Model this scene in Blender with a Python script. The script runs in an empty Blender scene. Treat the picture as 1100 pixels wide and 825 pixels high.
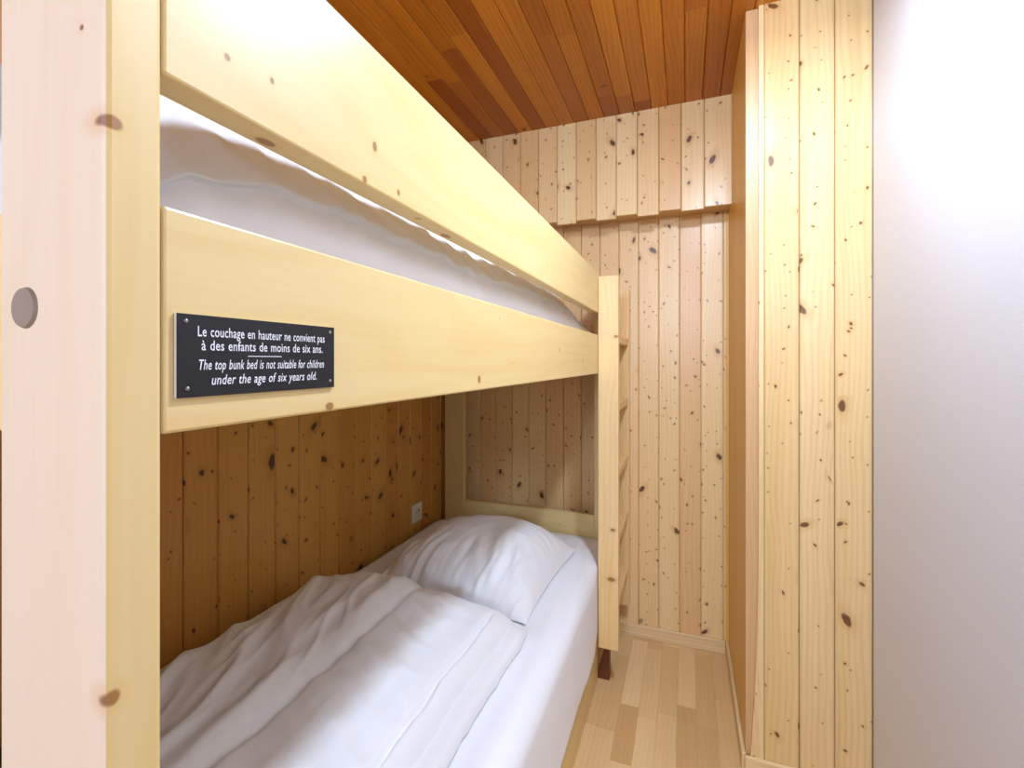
import bpy, bmesh, math, random
from mathutils import Vector, noise
S = bpy.context.scene
C = S.collection
random.seed(7)

# ------------------------------------------------------------------ camera, light, exposure
EYE = 1.258                      # camera height above the floor
YAW = math.radians(20.5)
cam_d = bpy.data.cameras.new('camera')
cam_d.sensor_width = 36.0
cam_d.lens = 36.0 * 500 / 1100
cam_d.shift_y = -24.5 / 1100
cam_d.clip_start = 0.01
cam = bpy.data.objects.new('camera', cam_d)
cam.location = (0, 0, EYE)
cam.rotation_euler = (math.pi / 2, 0, YAW)
C.objects.link(cam)
S.camera = cam

S.view_settings.view_transform = 'Standard'
S.view_settings.look = 'None'
S.view_settings.gamma = 1.0
S.view_settings.use_curve_mapping = False
S.view_settings.exposure = 0.52

w = bpy.data.worlds.new('world')
S.world = w
w.use_nodes = True
w.node_tree.nodes['Background'].inputs[0].default_value = (0.80, 0.88, 1.0, 1)
w.node_tree.nodes['Background'].inputs[1].default_value = 0.12

def light(name, kind, loc, energy, color, rot=(0, 0, 0), **kw):
    d = bpy.data.lights.new(name, kind)
    d.energy = energy
    d.color = color
    for k, v in kw.items():
        setattr(d, k, v)
    o = bpy.data.objects.new(name, d)
    o.location = loc
    o.rotation_euler = rot
    C.objects.link(o)
    return o

# the aisle's ceiling lamp, the daylight of the room behind, and an added fill
light('aisle_ceiling_lamp', 'POINT', (0.17, 0.86, EYE + 0.97), 6.5, (0.70, 0.86, 1.12), shadow_soft_size=0.06)
light('aisle_ceiling_downlight', 'AREA', (0.17, 0.86, EYE + 0.99), 13.5, (0.70, 0.86, 1.12), shape='DISK', size=0.12)
light('added_room_fill', 'AREA', (-0.05, -2.70, 2.0), 36, (0.74, 0.87, 1.12),  # added fill behind the camera, lifts the shade and the frontal surfaces
      rot=(math.radians(84), 0, 0), shape='DISK', size=0.5)
light('room_window_daylight', 'AREA', (-0.86, -0.95, 1.45), 6, (0.66, 0.80, 1.10),
      rot=(math.radians(88), 0, math.radians(-40)), shape='RECTANGLE', size=0.55, size_y=1.5)

# ------------------------------------------------------------------ node helper
class NT:
    def __init__(self, name):
        self.m = bpy.data.materials.new(name)
        self.m.use_nodes = True
        self.t = self.m.node_tree
        self.b = self.t.nodes['Principled BSDF']
    def n(self, typ, **kw):
        x = self.t.nodes.new(typ)
        for k, v in kw.items():
            setattr(x, k, v)
        return x
    def put(self, sock, v):
        if hasattr(v, 'links') or isinstance(v, bpy.types.NodeSocket):
            self.t.links.new(v, sock)
        else:
            sock.default_value = v
    def math(self, op, a, b=0.0, c=0.0, clamp=False):
        x = self.n('ShaderNodeMath', operation=op, use_clamp=clamp)
        for i, v in enumerate((a, b, c)):
            self.put(x.inputs[i], v)
        return x.outputs[0]
    def ramp(self, v, lo, hi, a=0.0, b=1.0):
        x = self.n('ShaderNodeMapRange', interpolation_type='SMOOTHSTEP')
        for i, q in enumerate((v, lo, hi, a, b)):
            self.put(x.inputs[i], q)
        return x.outputs[0]
    def mix(self, f, a, b, blend='MIX'):
        x = self.n('ShaderNodeMix', data_type='RGBA', blend_type=blend)
        self.put(x.inputs[0], f)
        for s, v in ((6, a), (7, b)):
            if isinstance(v, tuple):
                v = tuple(v) + (1,)
            self.put(x.inputs[s], v)
        return x.outputs[2]
    def vec(self, x, y, z=0.0):
        q = self.n('ShaderNodeCombineXYZ')
        for i, v in enumerate((x, y, z)):
            self.put(q.inputs[i], v)
        return q.outputs[0]
    def noise(self, v, scale=1.0, detail=3.0, rough=0.5):
        x = self.n('ShaderNodeTexNoise')
        self.put(x.inputs['Vector'], v)
        x.inputs['Scale'].default_value = scale
        x.inputs['Detail'].default_value = detail
        x.inputs['Roughness'].default_value = rough
        return x.outputs['Fac']
    def bump(self, h, strength=0.2, dist=0.002):
        x = self.n('ShaderNodeBump')
        x.inputs['Strength'].default_value = strength
        x.inputs['Distance'].default_value = dist
        self.put(x.inputs['Height'], h)
        self.t.links.new(x.outputs[0], self.b.inputs['Normal'])

def lin(r, g, b):
    f = lambda c: (c / 12.92 if c <= 0.04045 else ((c + 0.055) / 1.055) ** 2.4)
    return (f(r / 255), f(g / 255), f(b / 255))

def wood(name, light_c, dark_c, knot_c, halo_c, knots=0.6, pins=0.5, kscale=(9.0, 6.5), tint=None,
         tint_amt=0.5, rough=0.4, grain=0.5, spots=(), kr=(0.03, 0.10), rings=180.0):
    """UV: u = metres across the grain, v = metres along it; 'rnd' = one number per board."""
    k = NT(name)
    uvn = k.n('ShaderNodeUVMap')
    sx = k.n('ShaderNodeSeparateXYZ')
    k.t.links.new(uvn.outputs[0], sx.inputs[0])
    u, v = sx.outputs[0], sx.outputs[1]
    at = k.n('ShaderNodeAttribute', attribute_name='rnd')
    r = at.outputs['Fac']
    wob = k.noise(k.vec(k.math('MULTIPLY', u, 5.0), k.math('MULTIPLY', v, 1.3), r), 1.0, 2.0)
    fine = k.noise(k.vec(k.math('MULTIPLY', u, 160.0), k.math('MULTIPLY', v, 3.0), r), 1.0, 3.0)
    broad = k.noise(k.vec(k.math('MULTIPLY', u, 16.0), k.math('MULTIPLY', v, 0.8), r), 1.0, 2.0)
    ring = k.math('SINE', k.math('ADD', k.math('MULTIPLY', u, rings * 2.2), k.math('MULTIPLY', wob, 42.0)))
    ring = k.ramp(ring, -0.2, 1.0)
    g = k.math('ADD', k.math('MULTIPLY', ring, 0.40), k.math('MULTIPLY', k.ramp(fine, 0.35, 0.75), 0.30))
    g = k.math('ADD', g, k.math('MULTIPLY', k.ramp(broad, 0.35, 0.7), 0.45))
    col = k.mix(k.math('MULTIPLY', g, grain, clamp=True), light_c, dark_c)
    if tint:
        col = k.mix(k.math('MULTIPLY', r, tint_amt), col, tint, 'MULTIPLY')
    # knots
    def knot(sc, chance, rmin, rmax, seed):
        dw = k.noise(k.vec(k.math('MULTIPLY', u, 30.0), k.math('MULTIPLY', v, 30.0), seed), 1.0, 1.0)
        p = k.vec(k.math('ADD', k.math('MULTIPLY', u, sc[0]), k.math('MULTIPLY', dw, 0.10)),
                  k.math('ADD', k.math('MULTIPLY', v, sc[1]), k.math('MULTIPLY', dw, 0.14)), seed)
        vo = k.n('ShaderNodeTexVoronoi', voronoi_dimensions='3D')
        k.t.links.new(p, vo.inputs['Vector'])
        vo.inputs['Scale'].default_value = 1.0
        vo.inputs['Randomness'].default_value = 0.95
        cs = k.n('ShaderNodeSeparateColor')
        k.t.links.new(vo.outputs['Color'], cs.inputs[0])
        on = k.ramp(cs.outputs[0], 1 - chance - 0.02, 1 - chance + 0.02)
        rad = k.math('ADD', k.math('MULTIPLY', k.math('POWER', cs.outputs[1], 3.0), rmax - rmin), rmin)
        pos = k.n('ShaderNodeVectorMath', operation='SUBTRACT')
        k.t.links.new(p, pos.inputs[0])
        k.t.links.new(vo.outputs['Position'], pos.inputs[1])
        ps = k.n('ShaderNodeSeparateXYZ')
        k.t.links.new(pos.outputs[0], ps.inputs[0])
        dx, dy = k.math('DIVIDE', ps.outputs[0], sc[0] / 9.0), k.math('DIVIDE', ps.outputs[1], sc[1] / 9.0)
        # a slant of its own and a stretch for every knot
        ang = k.math('MULTIPLY', k.math('SUBTRACT', cs.outputs[2], 0.5), 2.2)
        ca, sa = k.math('COSINE', ang), k.math('SINE', ang)
        ex = k.math('ADD', k.math('MULTIPLY', dx, ca), k.math('MULTIPLY', dy, sa))
        ey = k.math('SUBTRACT', k.math('MULTIPLY', dy, ca), k.math('MULTIPLY', dx, sa))
        ey = k.math('MULTIPLY', ey, k.math('SUBTRACT', 1.0, k.math('MULTIPLY', cs.outputs[1], 0.5)))
        d = k.math('SQRT', k.math('ADD', k.math('MULTIPLY', ex, ex), k.math('MULTIPLY', ey, ey)))
        q = k.math('DIVIDE', d, rad)
        return k.math('MULTIPLY', k.ramp(q, 1.15, 0.7), on), k.math('MULTIPLY', k.ramp(q, 3.2, 0.9), on)
    if knots > 0:
        a, h = knot(kscale, knots, kr[0], kr[1], 3.1)
        col = k.mix(k.math('MULTIPLY', h, 0.40), col, halo_c)
        col = k.mix(k.math('MULTIPLY', a, 0.90), col, knot_c)
    if pins > 0:
        a2, h2 = knot((kscale[0] * 2.1, kscale[1] * 2.3), pins, 0.018, 0.034, 9.7)
        col = k.mix(k.math('MULTIPLY', h2, 0.25), col, halo_c)
        col = k.mix(k.math('MULTIPLY', a2, 0.85), col, knot_c)
    if spots:
        tc = k.n('ShaderNodeTexCoord')
        for (x, y, z, rx, ry, rz) in spots:
            s = k.n('ShaderNodeVectorMath', operation='SUBTRACT')
            k.t.links.new(tc.outputs['Object'], s.inputs[0])
            s.inputs[1].default_value = (x, y, z)
            dv = k.n('ShaderNodeVectorMath', operation='DIVIDE')
            k.t.links.new(s.outputs[0], dv.inputs[0])
            dv.inputs[1].default_value = (rx, ry, rz)
            ln = k.n('ShaderNodeVectorMath', operation='LENGTH')
            k.t.links.new(dv.outputs[0], ln.inputs[0])
            col = k.mix(k.math('MULTIPLY', k.ramp(ln.outputs['Value'], 2.6, 0.9), 0.45), col, halo_c)
            col = k.mix(k.math('MULTIPLY', k.ramp(ln.outputs['Value'], 1.1, 0.7), 0.85), col, knot_c)
    k.put(k.b.inputs['Base Color'], col)
    k.put(k.b.inputs['Roughness'], k.math('ADD', k.math('MULTIPLY', fine, 0.12), rough - 0.06))
    k.bump(k.math('MULTIPLY', fine, 0.5), 0.12, 0.001)
    return k.m

def plain(name, col, rough=0.5, metal=0.0, nscale=0.0, namt=0.0, bump=0.0):
    k = NT(name)
    tc = k.n('ShaderNodeTexCoord')
    f = k.noise(tc.outputs['Object'], nscale or 5.0, 3.0)
    k.put(k.b.inputs['Base Color'], k.mix(k.math('MULTIPLY', f, namt), col, tuple(c * 0.6 for c in col)))
    k.b.inputs['Roughness'].default_value = rough
    k.b.inputs['Metallic'].default_value = metal
    if bump:
        k.bump(f, bump, 0.002)
    return k.m

KN, HA = lin(74, 34, 20), lin(205, 150, 85)
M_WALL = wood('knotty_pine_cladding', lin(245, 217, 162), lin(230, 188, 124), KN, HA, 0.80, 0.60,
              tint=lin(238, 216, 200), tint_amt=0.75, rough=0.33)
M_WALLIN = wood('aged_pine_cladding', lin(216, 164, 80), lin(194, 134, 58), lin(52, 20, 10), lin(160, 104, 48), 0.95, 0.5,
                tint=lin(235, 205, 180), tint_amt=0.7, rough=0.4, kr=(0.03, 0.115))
M_FRONT = wood('pine_cladding', lin(234, 208, 156), lin(216, 178, 114), lin(96, 50, 22), HA, 0.55, 0.5,
               tint=lin(245, 225, 200), tint_amt=0.6, rough=0.30, grain=0.65)
M_SIDE = wood('varnished_pine_panel', lin(236, 190, 96), lin(214, 160, 70), KN, HA, 0.0, 0.0, rough=0.4, grain=0.7)
M_TRIM = wood('pine_trim', lin(214, 172, 122), lin(192, 146, 92), KN, HA, 0.0, 0.0, rough=0.4)
M_BASE = wood('pine_skirting', lin(236, 210, 160), lin(214, 176, 118), lin(150, 95, 50), HA, 0.12, 0.0,
              kscale=(9, 3.0), rough=0.4, grain=0.7)
M_CEIL = wood('stained_ceiling_board', lin(214, 136, 30), lin(178, 100, 14), lin(78, 34, 6), lin(150, 78, 14), 0.05, 0.0,
              tint=lin(190, 158, 105), tint_amt=1.0, rough=0.35, grain=0.75, kscale=(9, 3))
M_FLOOR = wood('beech_strip_floor', lin(242, 210, 156), lin(228, 190, 130), lin(170, 115, 65), HA, 0.0, 0.0,
               tint=lin(214, 194, 168), tint_amt=0.9, rough=0.34, grain=0.5)

E = EYE
BED_SPOTS = [  # x, y, z, radii
    (-0.322, 0.176, E + 0.142, 0.010, 0.006, 0.0050),
    (-0.319, 0.25, E + 0.226, 0.01, 0.0028, 0.003), (-0.319, 0.290, E + 0.231, 0.01, 0.0022, 0.003),
    (-0.319, 0.425, E + 0.235, 0.01, 0.004, 0.006), (-0.319, 0.408, E + 0.193, 0.01, 0.004, 0.004),
    (-0.319, 0.470, E + 0.200, 0.01, 0.003, 0.004),
    (-0.319, 0.356, E - 0.043, 0.01, 0.006, 0.004), (-0.319, 0.70, E - 0.030, 0.01, 0.006, 0.007),
    (-0.319, 1.22, E + 0.03, 0.01, 0.004, 0.007), (-0.319, 1.52, E + 0.002, 0.01, 0.004, 0.007),
    (-0.338, 0.300, E + 0.188, 0.006, 0.010, 0.004), (-0.338, 0.62, E + 0.188, 0.006, 0.014, 0.004),
    (-0.322, 0.176, E - 0.200, 0.006, 0.005, 0.006)]
M_BED = wood('pale_spruce', lin(230, 206, 146), lin(220, 184, 108), lin(150, 96, 42), lin(226, 190, 120), 0.0, 0.10,
             kscale=(6, 2.2), rough=0.35, grain=0.45, rings=70.0, spots=BED_SPOTS)
M_POST = wood('cool_lit_spruce_post', lin(224, 210, 186), lin(214, 194, 160), lin(120, 66, 40), lin(214, 170, 118), 0.0, 0.06,
              kscale=(6, 2.2), rough=0.4, grain=0.35, rings=50.0, spots=BED_SPOTS[:1] + BED_SPOTS[-1:])  # near post made paler: cool daylight on its end face put into the colour
LAD_SPOTS = [(-0.25, 1.80, E + 0.094, 0.009, 0.02, 0.006), (-0.262, 1.80, E - 0.645, 0.010, 0.02, 0.007),
             (-0.268, 1.80, E - 0.835, 0.016, 0.02, 0.009)]
M_LAD = wood('ladder_spruce', lin(242, 208, 148), lin(226, 178, 110), lin(160, 96, 46), lin(220, 180, 115), 0.0, 0.08,
             kscale=(6, 2.2), rough=0.38, grain=0.5, rings=110.0, spots=LAD_SPOTS)

def cloth(name, col):
    k = NT(name)
    tc = k.n('ShaderNodeTexCoord')
    f = k.noise(tc.outputs['Object'], 14.0, 3.0)
    weave = k.noise(tc.outputs['Object'], 900.0, 1.0)
    k.put(k.b.inputs['Base Color'], col + (1,))
    k.b.inputs['Roughness'].default_value = 0.85
    k.b.inputs['Sheen Weight'].default_value = 0.15
    k.bump(k.math('ADD', f, k.math('MULTIPLY', weave, 0.05)), 0.25, 0.006)
    return k.m
M_SHEET = cloth('white_cotton_sheet', (0.88, 0.885, 0.90))
M_DUVET = cloth('white_cotton_duvet', (0.86, 0.86, 0.865))
M_PILLOW = cloth('white_cotton_pillowcase', (0.87, 0.87, 0.875))
M_TICK = cloth('mattress_ticking', (0.72, 0.72, 0.70))
M_WHITE = plain('white_lacquered_panel', lin(217, 217, 222), 0.4, nscale=2.0, namt=0.03)
M_METAL = plain('brushed_metal', lin(150, 146, 138), 0.35, 0.9)
M_CAP = plain('bolt_cover_metal', lin(160, 152, 140), 0.5, 0.6, nscale=60, namt=0.3)
M_BLACK = plain('black_engraved_plate', lin(9, 10, 14), 0.6, nscale=40, namt=0.2)
M_PLEDGE = plain('plate_core', lin(200, 198, 190), 0.4)
M_TEXT = plain('engraved_white', lin(238, 240, 244), 0.5)
M_PLAST = plain('white_plastic', lin(232, 224, 208), 0.4)
M_DARK = plain('dark_hole', lin(18, 14, 12), 0.7)
M_PLASTER = plain('white_plaster', lin(232, 228, 222), 0.8, nscale=30, namt=0.05, bump=0.05)

# ------------------------------------------------------------------ mesh helpers
class MB:
    def __init__(self):
        self.bm = bmesh.new()
        self.uv = self.bm.loops.layers.uv.new('UVMap')
        self.rf = self.bm.faces.layers.float.new('rnd')
    def face(self, vs, fu=None, r=0.0, smooth=False):
        f = self.bm.faces.new(vs)
        f[self.rf] = r
        f.smooth = smooth
        if fu:
            for l in f.loops:
                l[self.uv].uv = fu(l.vert.co, f)
        return f
    def uvs(self, faces, g, off, r):
        """u across, v along the grain axis g (0,1,2)."""
        for f in faces:
            f.normal_update()
            n = f.normal
            f[self.rf] = r
            oth = [a for a in range(3) if a != g]
            a = oth[0] if abs(n[oth[0]]) < abs(n[oth[1]]) else oth[1]
            if abs(n[g]) > 0.8:
                for l in f.loops:
                    l[self.uv].uv = (l.vert.co[oth[0]] + off[0], l.vert.co[oth[1]] * 0.5 + off[1])
            else:
                for l in f.loops:
                    l[self.uv].uv = (l.vert.co[a] + off[0], l.vert.co[g] + off[1])
    def box(self, lo, hi, g=2, bevel=0.0, r=None, seg=2):
        r = random.random() if r is None else r
        off = (random.uniform(0, 40), random.uniform(0, 40))
        lo, hi = Vector(lo), Vector(hi)
        tmp = bmesh.new()
        bmesh.ops.create_cube(tmp, size=1.0)
        for v in tmp.verts:
            v.co = Vector(((lo[i] + hi[i]) / 2 + v.co[i] * (hi[i] - lo[i])) for i in range(3))
        if bevel:
            bmesh.ops.bevel(tmp, geom=tmp.edges[:], offset=bevel, segments=seg, affect='EDGES', profile=0.5)
        return self.absorb(tmp, g, off, r)
    def absorb(self, tmp, g=2, off=(0, 0), r=0.0, smooth=False):
        mp = {}
        for v in tmp.verts:
            mp[v] = self.bm.verts.new(v.co)
        fs = []
        for f in tmp.faces:
            try:
                q = self.bm.faces.new([mp[v] for v in f.verts])
            except ValueError:
                continue
            q.smooth = smooth
            fs.append(q)
        tmp.free()
        self.uvs(fs, g, off, r)
        return fs
    def prism(self, outline, mat, g, r=None, smooth=False):
        """outline: list of 2-D points; mat(p, t) -> 3-D point at t=0 or 1."""
        r = random.random() if r is None else r
        off = (random.uniform(0, 40), random.uniform(0, 40))
        a = [self.bm.verts.new(mat(p, 0)) for p in outline]
        b = [self.bm.verts.new(mat(p, 1)) for p in outline]
        n = len(outline)
        fs = [self.bm.faces.new((a[i], a[(i + 1) % n], b[(i + 1) % n], b[i])) for i in range(n)]
        fs.append(self.bm.faces.new(a[::-1]))
        fs.append(self.bm.faces.new(b))
        self.uvs(fs, g, off, r)
        return fs
    def build(self, name, mat, parent=None, kind=None, fix=True):
        if fix:
            bmesh.ops.recalc_face_normals(self.bm, faces=self.bm.faces[:])
        me = bpy.data.meshes.new(name)
        self.bm.to_mesh(me)
        self.bm.free()
        for m in (mat if isinstance(mat, (list, tuple)) else [mat]):
            me.materials.append(m)
        o = bpy.data.objects.new(name, me)
        C.objects.link(o)
        if parent:
            o.parent = parent
            o.matrix_parent_inverse = parent.matrix_basis.inverted()
        if kind:
            o['kind'] = kind
        return o

def tag(o, label, cat, group=None):
    o['label'] = label
    o['category'] = cat
    if group:
        o['group'] = group
    return o

def thing(name, label, cat, loc=(0, 0, 0), group=None):
    o = bpy.data.objects.new(name, None)
    o.location = loc
    o.empty_display_size = 0.05
    C.objects.link(o)
    return tag(o, label, cat, group)

def cladding(mb, edges, place, z0, z1, t=0.014, c=0.0035, gap=0.0008):
    """Vertical boards: edges = list of board edges along the wall; place(s, d) -> (x, y), d = depth behind the face."""
    for i in range(len(edges) - 1):
        a, b = edges[i] + gap, edges[i + 1] - gap
        lo = z0(i) if callable(z0) else z0
        hi = z1(i) if callable(z1) else z1
        prof = [(a, t), (a, c), (a + c, 0), (b - c, 0), (b, c), (b, t)]
        mb.prism(prof, lambda p, q: Vector((*place(p[0], p[1]), lo if q == 0 else hi)), 2)

# ------------------------------------------------------------------ the room
XW, XS, YB, YF = -1.180, 0.172, 2.20, 1.60      # bunk wall, aisle side wall, end wall, front of the cupboard wall
H = EYE + 1.078
XR = 0.492                                       # white wall on the right
Y0 = -3.2

# floor: strips running towards the end wall
mb = MB()
mb.box((XW - 0.05, Y0, -0.05), (XR + 0.05, YB + 0.03, -0.008))
x = XW - 0.02
while x < XR + 0.03:
    y = Y0 - random.uniform(0, 0.4)
    while y < YB:
        L = random.choice((0.26, 0.34, 0.42, 0.5))
        y1 = min(y + L, YB + 0.01)
        if y1 > Y0:
            mb.box((x + 0.0002, max(y, Y0) + 0.0002, -0.008), (x + 0.0648, y1 - 0.0002, 0.0), 1)
        y += L
    x += 0.065
mb.build('floor', M_FLOOR, kind='structure')

# ceiling: stained boards of random lengths running the same way
mb = MB()
mb.box((XW - 0.05, Y0, H + 0.014), (XR + 0.05, YB + 0.03, H + 0.06))
x = XW - 0.03
while x < XR + 0.03:
    y = Y0 - random.uniform(0, 1.0)
    while y < YB:
        L = random.uniform(0.35, 1.1)
        y1 = min(y + L, YB + 0.01)
        if y1 > Y0:
            a, b, lo = x + 0.0005, x + 0.0665, max(y, Y0)
            prof = [(a, 0.014), (a, 0.003), (a + 0.003, 0), (b - 0.003, 0), (b, 0.003), (b, 0.014)]
            mb.prism(prof, lambda p, q: Vector((p[0], lo if q == 0 else y1, H + p[1])), 1)
        y += L
    x += 0.067
mb.build('ceiling', M_CEIL, kind='structure')

# long wall beside the bunks
def steps(a, b, w, first=None):
    e = [a]
    x = a + (first or w)
    while x < b - 0.02:
        e.append(x)
        x += w
    return e + [b]
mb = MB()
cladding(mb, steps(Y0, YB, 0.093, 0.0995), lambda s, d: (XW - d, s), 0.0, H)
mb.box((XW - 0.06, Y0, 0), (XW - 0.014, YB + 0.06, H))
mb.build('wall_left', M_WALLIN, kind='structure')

# end wall
mb = MB()
ZB = EYE + 0.634                                 # underside of the boxed-in part
ed = steps(XW, XS + 0.005, 0.0885, 0.091)
cladding(mb, ed, lambda s, d: (s, YB + d), 0.0, H)
mb.box((XW - 0.014, YB + 0.014, 0), (XS + 0.3, YB + 0.06, H))
mb.build('wall_back', M_WALL, kind='structure')

# boxed-in beam along the top of the end wall, its boards sawn off unevenly
mb = MB()
YX = 2.07
ed = steps(XW, XS + 0.004, 0.0893, 0.0893)
drop = [0.0, 0.016, 0.004, 0.018, 0.002, 0.014, 0.0, 0.017, 0.003, 0.015, 0.001, 0.016, 0.0, 0.012, 0.002, 0.01]
cladding(mb, ed, lambda s, d: (s, YX + d), lambda i: ZB - drop[i % 16] * 0.8 + 0.004, H)
mb.build('wall_bulkhead', M_WALL, kind='structure')
mb = MB()
mb.box((XW, YX + 0.014, ZB + 0.012), (XS, YB, ZB + 0.03), 0)
mb.build('trim_1', M_TRIM, kind='structure')

# aisle side wall: plain varnished panels
mb = MB()
mb.box((XS, YF + 0.005, 0.0), (XS + 0.02, YB - 0.001, H), 2)
mb.build('wall_aisle', M_SIDE, kind='structure')
mb = MB()                                        # slim corner batten
mb.box((XS - 0.010, YB - 0.010, 0.056), (XS, YB, ZB), 2, 0.001)
mb.build('trim_2', M_SIDE, kind='structure')
mb = MB()                                        # corner board at the front
mb.box((XS, YF - 0.004, 0.0), (XS + 0.040, YF + 0.004, H), 2, 0.001)
mb.build('trim_3', M_TRIM, kind='structure')

# clad return wall facing the camera; its first narrow board bows towards the corner at the bottom
mb = MB()
PF = YF - 0.016
out = []
N = 24
for i in range(N + 1):
    z = H * i / N
    out.append((XS + 0.0345 - 0.026 * max(0.0, (0.75 - z) / 0.75) ** 2.2, z))
out += [(XS + 0.0480, H), (XS + 0.0480, 0)]
mb.prism(out, lambda p, q: Vector((p[0], PF + 0.015 * q, p[1])), 2, r=0.1)
cladding(mb, [XS + 0.0482, XS + 0.142, XS + 0.231, XR + 0.03], lambda s, d: (s, PF + d), 0.0, H, t=0.0155)
mb.box((XS + 0.045, YF + 0.004, 0), (XR + 0.06, YF + 0.05, H))
mb.build('wall_return', M_FRONT, kind='structure')

# white wall on the right and its slim metal edge strip
mb = MB()
mb.box((XR, Y0, 0), (XR + 0.05, PF - 0.006, H), 2, 0.002)
mb.build('wall_right', M_WHITE, kind='structure')
mb = MB()
mb.box((XR - 0.0015, PF - 0.0058, 0), (XR + 0.004, PF - 0.001, H), 2)
mb.build('trim_4', M_METAL, kind='structure')

# the wall that closes the bunks off at the near end, and the room behind the camera
mb = MB()
mb.box((XW, 0.11, 0), (-0.56, 0.168, H))
mb.build('wall_front', M_PLASTER, kind='structure')

# skirting
def skirting(name, lo, hi, g):
    m = MB()
    m.box(lo, hi, g, 0.003)
    return m.build(name, M_BASE, kind='structure')
skirting('baseboard_back', (XW + 0.01, YB - 0.012, 0), (XS - 0.0125, YB, 0.056), 0)
skirting('baseboard_aisle', (XS - 0.012, YF - 0.014, 0), (XS, YB, 0.056), 1)
skirting('baseboard_return', (XS - 0.004, PF - 0.012, 0), (XR, PF, 0.056), 0)

# ------------------------------------------------------------------ bunk bed
XB = -0.319                                      # outer face of the bunk on the aisle side
TOP = EYE + 0.343
NY0, NY1 = 0.172, 0.204                          # near end frame
FY0, FY1 = 2.100, 2.132                          # far end frame
bed = thing('bunk_bed', 'pale spruce bunk bed built along the left pine wall', 'bunk bed', (-0.75, 1.15, 0))
def part(name, lo, hi, g, bevel=0.002, mat=M_BED, parent=bed, label=None):
    m = MB()
    m.box(lo, hi, g, bevel)
    o = m.build(name, mat, parent)
    if label:
        o['label'] = label
    return o
near_post = part('post', (XB - 0.113, NY0, 0), (XB, NY1, TOP), 2, 0.0035, M_POST)
near_post.data.materials.append(M_BED)             # aisle face yellower than the end face: their difference in light, painted
for pl in near_post.data.polygons:
    if pl.normal.x > 0.8:
        pl.material_index = 1
part('post', (-1.158, NY0, 0), (-1.045, NY1, TOP), 2)
part('post', (XB - 0.070, FY0, 0), (XB, FY1, TOP), 2)
part('post', (-1.150, FY0, 0), (-1.045, FY1, TOP), 2)
part('side_rail', (XB - 0.030, NY1 + 0.0006, E - 0.048), (XB - 0.0004, FY1, E + 0.102), 1, 0.0022)
part('side_rail', (-1.150, NY1 + 0.0006, E - 0.048), (-1.122, FY0 - 0.0006, E + 0.102), 1)
part('guard_rail', (XB - 0.030, NY1 + 0.0006, E + 0.188), (XB - 0.0004, FY1, TOP), 1, 0.0022)
for nm, z0, z1 in (('end_rail', E - 0.048, E + 0.102), ('end_rail', E - 0.865, E - 0.697)):
    part(nm, (-1.0445, FY0 + 0.004, z0), (XB - 0.0706, FY1 - 0.004, z1), 0)
    part(nm, (-1.0445, NY0 + 0.004, z0), (XB - 0.1136, NY1 - 0.004, z1), 0)
part('bed_base', (-1.121, NY1 + 0.002, E - 0.030), (XB - 0.0306, FY0 - 0.001, E - 0.012), 1)
part('side_board', (XB - 0.030, NY1 + 0.0006, 0.0), (XB - 0.008, 1.845, 0.285), 1)
part('bed_base', (-1.150, NY1 + 0.002, 0.262), (XB - 0.0306, FY0 - 0.001, 0.285), 1)
M_FOOT = wood('shadow_dark_foot', lin(104, 54, 22), lin(78, 36, 14), KN, HA, 0.0, 0.0, rough=0.5, grain=0.5)  # dark colour stands in for the shadow on the foot
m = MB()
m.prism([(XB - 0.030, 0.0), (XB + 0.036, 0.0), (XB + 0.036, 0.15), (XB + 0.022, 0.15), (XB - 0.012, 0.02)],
        lambda p, q: Vector((p[0], 1.852 + 0.03 * q, p[1])), 2)  # slanted outline follows the edge of that shadow
ft = m.build('shadow_foot_block', M_FOOT, bed)
ft['label'] = 'foot block coloured dark like the shadow on it'
# bolt cover on the end face of the near post
m = MB()
tmp = bmesh.new()
bmesh.ops.create_cone(tmp, cap_ends=True, segments=40, radius1=0.0135, radius2=0.0125, depth=0.002)
for v in tmp.verts:
    v.co = Vector((v.co.x - 0.400, NY0 - 0.001 + (-v.co.z), v.co.y + E + 0.0345))
m.absorb(tmp)
cap = m.build('bolt_cover', M_CAP, near_post)
cap['label'] = 'round grey bolt cover'

# ------------------------------------------------------------------ ladder
lad = thing('bunk_ladder', 'pale wooden ladder standing against the far end of the bunk', 'ladder', (-0.28, 1.98, 0.15))
LX0, LX1 = XB + 0.0006, -0.2405
for y in (1.800, 2.150):
    part('stile', (LX0, y, 0.152), (LX1, y + 0.030, E + 0.328), 2, 0.003, M_LAD, lad)
for z in (E + 0.085, E - 0.180, E - 0.440, E - 0.695, E - 0.945):
    part('rung', (LX0 + 0.012, 1.8304, z - 0.016), (LX1 - 0.004, 2.1496, z + 0.016), 1, 0.003, M_LAD, lad)

# ------------------------------------------------------------------ bedding
def fbm(x, y, s=0.0, o=3):
    t, a, f = 0.0, 1.0, 1.0
    for _ in range(o):
        t += a * noise.noise(Vector((x * f, y * f, s + f)))
        a *= 0.5
        f *= 2.0
    return t

def ridged(x, y, s):
    return 1.0 - abs(noise.noise(Vector((x, y, s)))) * 2.0

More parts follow.
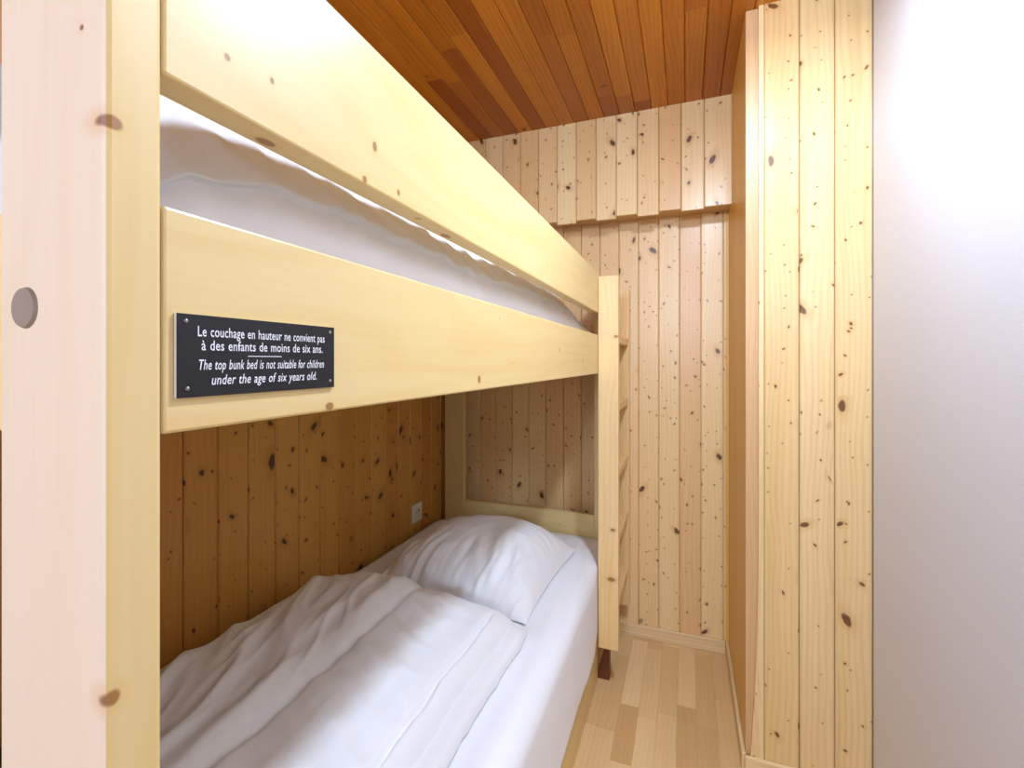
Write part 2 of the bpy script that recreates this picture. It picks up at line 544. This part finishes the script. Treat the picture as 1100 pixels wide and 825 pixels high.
def puff(name, x0, x1, y0, y1, zb, hf, mat, nx=120, ny=160, parent=None, ex=3.0, ey=None, outl=None):
    """A closed, stuffed cloth: flat underside at zb(x, y), top at zb + hf(p, q, x, y)."""
    mb = MB()
    top, bot = {}, {}
    for i in range(nx + 1):
        for j in range(ny + 1):
            p = math.sin((i / nx - 0.5) * math.pi)
            q = math.sin((j / ny - 0.5) * math.pi)
            x, y = (x0 + x1) / 2 + p * (x1 - x0) / 2, (y0 + y1) / 2 + q * (y1 - y0) / 2
            if outl:
                x, y = outl(p, q, x, y)
            z0 = zb(x, y) if callable(zb) else zb
            e = max(0.0, 1 - abs(p) ** ex) ** 0.5 * max(0.0, 1 - abs(q) ** (ey or ex)) ** 0.5
            top[i, j] = mb.bm.verts.new((x, y, z0 + max(0.004 * e, hf(p, q, x, y) * e) + 0.006))
            bot[i, j] = top[i, j] if i in (0, nx) or j in (0, ny) else mb.bm.verts.new((x, y, z0 + 0.001 + 0.005 * (1 - e)))
    for i in range(nx):
        for j in range(ny):
            mb.face((top[i, j], top[i + 1, j], top[i + 1, j + 1], top[i, j + 1]), smooth=True)
            f = [bot[i, j], bot[i, j + 1], bot[i + 1, j + 1], bot[i + 1, j]]
            if len(set(f)) == 4 and any(v not in top.values() for v in ()) is False:
                try:
                    mb.face(f, smooth=True)
                except ValueError:
                    pass
    return mb.build(name, mat, parent)

# lower mattress under its fitted sheet
MT = 0.474
m = MB()
m.box((-1.145, NY1 + 0.006, 0.2855), (XB - 0.034, FY0 - 0.004, MT - 0.004), 1, 0.03, seg=5)
tag(m.build('mattress', M_TICK), 'mattress of the lower bunk under a white sheet', 'mattress')
mb = MB()
prof = [(-1.146, MT)]
for i in range(1, 60):
    prof.append((-1.146 + (XB - 0.049 + 1.146) * i / 60, MT))
cx, cz, R = XB - 0.049, MT - 0.05, 0.05
for i in range(13):
    a = math.pi / 2 * (1 - i / 12)
    prof.append((cx + math.cos(a) * (R + 0.004), cz + math.sin(a) * R))
for i in range(1, 25):
    f = i / 24
    prof.append((cx + R + 0.004 + 0.004 * f ** 0.8, cz - (cz - 0.198) * f))
NYs = 200
ys = [NY1 + 0.006 + (FY0 - 0.012 - NY1 - 0.006) * j / NYs for j in range(NYs + 1)]
grid = []
for k, (px, pz) in enumerate(prof):
    row = []
    drop_f = max(0.0, (MT - pz) / 0.27)
    for y in ys:
        top_w = 0.0025 * fbm(px * 6 + y * 2, y * 2.5 - px * 3, 4.0)
        # soft creases running out of the corner of the mattress
        cr = 0.009 * max(0.0, ridged((px + pz * 0.6) * 16 + y * 1.2, y * 0.9, 8.0) - 0.3) * (1 if px > -0.47 else max(0, 1 - (-0.47 - px) * 8))
        side = min(1, drop_f) * (0.0035 * abs(fbm(y * 4, pz * 3, 2.0)) + 0.0035 * max(0.0, ridged(y * 3.0 + pz * 7, pz * 2.0 - y, 2.0)))
        far = max(0.0, (y - 1.98) / 0.11)
        sx_ = min(px + side - 0.02 * far * drop_f, XB - 0.004 + 0.12 * max(0.0, 1.79 - y))
        row.append(mb.bm.verts.new((sx_, y, pz + top_w * (1 - min(1, drop_f)) + cr * (1 - min(1.0, drop_f)) - 0.02 * far ** 2
                                    + 0.0025 * drop_f * fbm(y * 3, 0.5, 1.0))))
    grid.append(row)
for k in range(len(prof) - 1):
    for j in range(NYs):
        mb.face((grid[k][j], grid[k + 1][j], grid[k + 1][j + 1], grid[k][j + 1]), smooth=True)
sheet = mb.build('bed_sheet', M_SHEET)
tag(sheet, 'smooth white sheet hanging over the edge of the lower bunk', 'sheet')
sm = sheet.modifiers.new('thickness', 'SOLIDIFY')
sm.thickness = 0.0015
sm.offset = 1

# folded duvet on the lower bunk
XC = -0.742
def duvet_h(p, q, x, y):
    h = 0.092 + 0.012 * fbm(x * 3, y * 2.2, 1.0, 2)
    h += 0.022 * math.exp(-((x + 0.93) / 0.16) ** 2) * (0.5 + 0.5 * q)
    # long straight crease of the fold and the soft ridge beside it
    h -= 0.012 * math.exp(-((x - XC) / 0.010) ** 2) * (1 if y < 1.18 else 0.4)
    h += 0.010 * math.exp(-((x - XC + 0.05) / 0.03) ** 2)
    # slanting wrinkles on the wall side, fading towards the aisle
    l = max(0.0, min(1.0, (XC - x) / 0.06))
    h += l * 0.020 * max(0.0, ridged((x + y * 0.55) * 9.0, (y - x) * 2.2, 3.0) - 0.2)
    h += l * 0.008 * max(0.0, ridged((x + y * 0.4) * 19.0, (y - x) * 4.0, 4.0) - 0.2)
    rgt = 1 - l
    h += rgt * 0.010 * max(0.0, ridged((x * 0.8 + y) * 5.5, (y - x) * 2.0, 5.0) - 0.2)
    h += rgt * 0.005 * max(0.0, ridged((x * 0.5 + y) * 13.0, (y - x) * 5.0, 5.5) - 0.2)
    h += rgt * 0.004 * fbm(x * 12, y * 9, 6.0)
    h -= 0.022 * math.exp(-((x + 0.506 - 0.006 * fbm(y * 7, 2.0, 8.0, 2)) / 0.0055) ** 2) * (0.45 + 0.55 * max(0.0, fbm(y * 9, 4.0, 3.0, 2) + 0.5)) * max(0.0, min(1.0, (1.215 - y) / 0.06))
    h *= 1 - 0.35 * max(0.0, min(1.0, (x + 0.66) / 0.2))
    return h
def wavy(p, q, x, y):
    x += 0.010 * p * fbm(y * 4, 1.0, 3.0, 2) + 0.004 * max(0, p) ** 6 * fbm(y * 22, 3.0, 9.0, 2)
    y += 0.012 * (q > 0) * q * fbm(x * 5, 2.0, 5.0, 2) + (0.030 * (1 - (p - 0.5) ** 2) * max(0, q) ** 3)
    return x, y
duvet = puff('duvet', -1.095, -0.462, NY1 + 0.012, 1.235, MT + 0.014, duvet_h, M_DUVET, 260, 200, ex=14.0, outl=wavy)
tag(duvet, 'white duvet folded lengthwise on the lower bunk', 'duvet')
def under_h(p, q, x, y):
    return 0.030 + 0.008 * fbm(x * 6, y * 9, 7.0)
uf = puff('under_fold', -0.80, -0.422, NY1 + 0.015, 1.222, MT + 0.008, under_h, M_DUVET, 50, 150, parent=duvet, ex=24.0, outl=wavy)

# pillow on the lower bunk
def pillow_h(p, q, x, y):
    a, b = max(0.0, 1 - p * p), max(0.0, 1 - q * q)
    h = 0.150 * (a ** 0.30) * (b ** 0.34) + 0.02 * q * a
    h += 0.010 * fbm(x * 4, y * 4, 11.0, 2)
    # wrinkles gathered along the front and the sides
    edge = max(0.0, max(abs(p), -q) - 0.30) / 0.7
    fr = max(0.0, min(1.0, (0.15 - q) / 0.6))
    sd = max(0.0, min(1.0, (abs(p) - 0.45) / 0.4))
    h += 0.020 * fr * (ridged(x * 15 + y * 3.5, y * 2.2 - x, 12.0) - 0.5)
    h += 0.010 * fr * (ridged(x * 27 - y * 5, y * 4.0, 14.0) - 0.5)
    h += 0.014 * sd * (ridged(y * 13 + x * 4, x * 3.0 - y, 15.0) - 0.5)
    h += 0.005 * (ridged(x * 8 + y * 7, y * 3 - x * 4, 16.0) - 0.5)
    return max(0.006, h)
def pillow_o(p, q, x, y):
    s = 1 - 0.05 * (1 - q * q) * abs(p) ** 3
    t = 1 - 0.06 * (1 - p * p) * abs(q) ** 3
    cx, cy = -0.725, 1.60
    dx, dy = (x - cx) * s, (y - cy) * t
    a = math.radians(-2)
    return cx + dx * math.cos(a) - dy * math.sin(a), cy + dx * math.sin(a) + dy * math.cos(a)
pil = puff('pillow', -1.02, -0.43, 1.305, 1.895, MT + 0.005, pillow_h, M_PILLOW, 110, 110, ex=6.0, outl=pillow_o)
tag(pil, 'plump white square pillow at the head of the lower bunk', 'pillow')

# upper bunk: mattress and puffed duvet, seen in the gap below the guard rail
m = MB()
UM = E + 0.075
m.box((-1.118, NY1 + 0.006, E - 0.0115), (XB - 0.034, FY0 - 0.004, UM), 1, 0.03, seg=5)
tag(m.build('mattress', M_TICK), 'mattress of the top bunk behind the side rail', 'mattress')
def up_h(p, q, x, y):
    t = max(0.0, min(1.0, (2.0 - y) / 0.35))
    h = (0.11 + 0.175 * t * (0.34 + 0.66 * max(0.0, min(1.0, (-0.36 - x) / 0.19)))) + 0.018 * fbm(x * 4, y * 3, 21.0, 2)
    h += 0.016 * (ridged(y * 5 + x * 3, x * 4 - y, 22.0) - 0.4)
    h += 0.018 * (ridged(y * 11 - x * 5, x * 5, 24.0) - 0.4)
    h += 0.006 * (ridged(y * 23 + x * 9, x * 8, 26.0) - 0.4)
    return h
def up_o(p, q, x, y):
    return x + 0.012 * (p > 0) * p * p * fbm(y * 7, 1.0, 25.0, 2) - (0.012 if p > 0.9 else 0), y
ud = puff('duvet', -1.09, XB - 0.036, NY1 + 0.012, 2.06, UM + 0.001, up_h, M_DUVET, 140, 220, ex=2.4, ey=14.0, outl=up_o)
tag(ud, 'puffed white duvet on the top bunk behind the guard rail', 'duvet')

# ------------------------------------------------------------------ warning plate screwed to the side rail
PY0, PY1, PZ0, PZ1 = 0.2113, 0.3592, E - 0.0248, E + 0.0322
sign = thing('warning_sign', 'black engraved plate with white French and English text on the top bunk rail', 'sign',
             (XB, (PY0 + PY1) / 2, (PZ0 + PZ1) / 2))
m = MB()
m.box((XB, PY0, PZ0), (XB + 0.0022, PY1, PZ1), 1)
bp = m.build('plate', [M_PLEDGE, M_BLACK], sign)
for pl in bp.data.polygons:
    if pl.normal.x > 0.9:
        pl.material_index = 1
FX = XB + 0.0022
PC = (PY0 + PY1) / 2
def text_line(s, width, zfrac, xh=0.0072, shear=0.0):
    cu = bpy.data.curves.new('lettering', 'FONT')
    cu.body = s
    cu.size = 1.0
    cu.align_x = 'CENTER'
    cu.shear = shear
    cu.space_word = 1.15
    cu.space_character = 1.06
    cu.offset = 0.008
    cu.resolution_u = 3
    to = bpy.data.objects.new('tmp_text', cu)
    C.objects.link(to)
    bpy.context.view_layer.update()
    dg = bpy.context.evaluated_depsgraph_get()
    me = bpy.data.meshes.new_from_object(to.evaluated_get(dg))
    bpy.data.objects.remove(to)
    xs = [v.co.x for v in me.vertices]
    sx = width / (max(xs) - min(xs))
    mid = (max(xs) + min(xs)) / 2
    sy = xh / 0.70
    zc = PZ1 - (PZ1 - PZ0) * zfrac
    for v in me.vertices:
        x, y = v.co.x, v.co.y
        v.co = Vector((FX + 0.0002, PC + 0.0008 + (x - mid) * sx, zc + (y - 0.30) * sy))
    me.materials.clear()
    me.materials.append(M_TEXT)
    o = bpy.data.objects.new('lettering', me)
    C.objects.link(o)
    o.parent = sign
    o.matrix_parent_inverse = sign.matrix_basis.inverted()
text_line('Le couchage en hauteur ne convient pas', 0.1206, 0.205)
text_line('\u00e0 des enfants de moins de six ans.', 0.1154, 0.375)
text_line('The top bunk bed is not suitable for children', 0.1190, 0.615, shear=0.22)
text_line('under the age of six years old.', 0.1004, 0.805, shear=0.22)
m = MB()
zr = PZ1 - (PZ1 - PZ0) * 0.498
m.box((FX, 0.2653, zr - 0.0003), (FX + 0.0003, 0.2968, zr + 0.0003), 1)
m.build('rule', M_TEXT, sign)
for y, z in ((PY0 + 0.0065, PZ1 - 0.005), (PY1 - 0.0055, PZ1 - 0.005), (PY0 + 0.0075, PZ0 + 0.006), (PY1 - 0.0055, PZ0 + 0.006)):
    m = MB()
    tmp = bmesh.new()
    bmesh.ops.create_uvsphere(tmp, u_segments=16, v_segments=8, radius=0.0016)
    for v in tmp.verts:
        v.co = Vector((FX + max(0.0, v.co.x) * 0.6, y + v.co.y, z + v.co.z))
    m.absorb(tmp, smooth=True)
    m.build('screw', M_METAL, sign)

# ------------------------------------------------------------------ wall socket above the pillow
OY, OZ = 1.876, E - 0.705
so = thing('wall_socket', 'white square wall socket on the pine wall above the pillow', 'socket', (XW, OY, OZ))
m = MB()
m.box((XW, OY - 0.041, OZ - 0.041), (XW + 0.010, OY + 0.041, OZ + 0.041), 2, 0.003)
m.build('cover_plate', M_PLAST, so)
m = MB()
n = 28
ring_o = [(0.022 * math.cos(2 * math.pi * i / n), 0.022 * math.sin(2 * math.pi * i / n)) for i in range(n)]
m.prism(ring_o, lambda p, q: Vector((XW + 0.0101 + 0.0012 * q, OY + p[0], OZ + 0.004 + p[1])), 2)
m.build('socket_well', M_PLAST, so)
for dy in (-0.0095, 0.0095):
    m = MB()
    m.prism([(0.0035 * math.cos(2 * math.pi * i / 12), 0.0035 * math.sin(2 * math.pi * i / 12)) for i in range(12)],
            lambda p, q: Vector((XW + 0.0114 + 0.0004 * q, OY + dy + p[0], OZ + 0.004 + p[1])), 2)
    m.build('contact_hole', M_DARK, so)
m = MB()
m.prism([(0.003 * math.cos(2 * math.pi * i / 12), 0.003 * math.sin(2 * math.pi * i / 12)) for i in range(12)],
        lambda p, q: Vector((XW + 0.0114 + 0.008 * q, OY + p[0], OZ + 0.013 + p[1])), 2)
m.build('earth_pin', M_METAL, so)
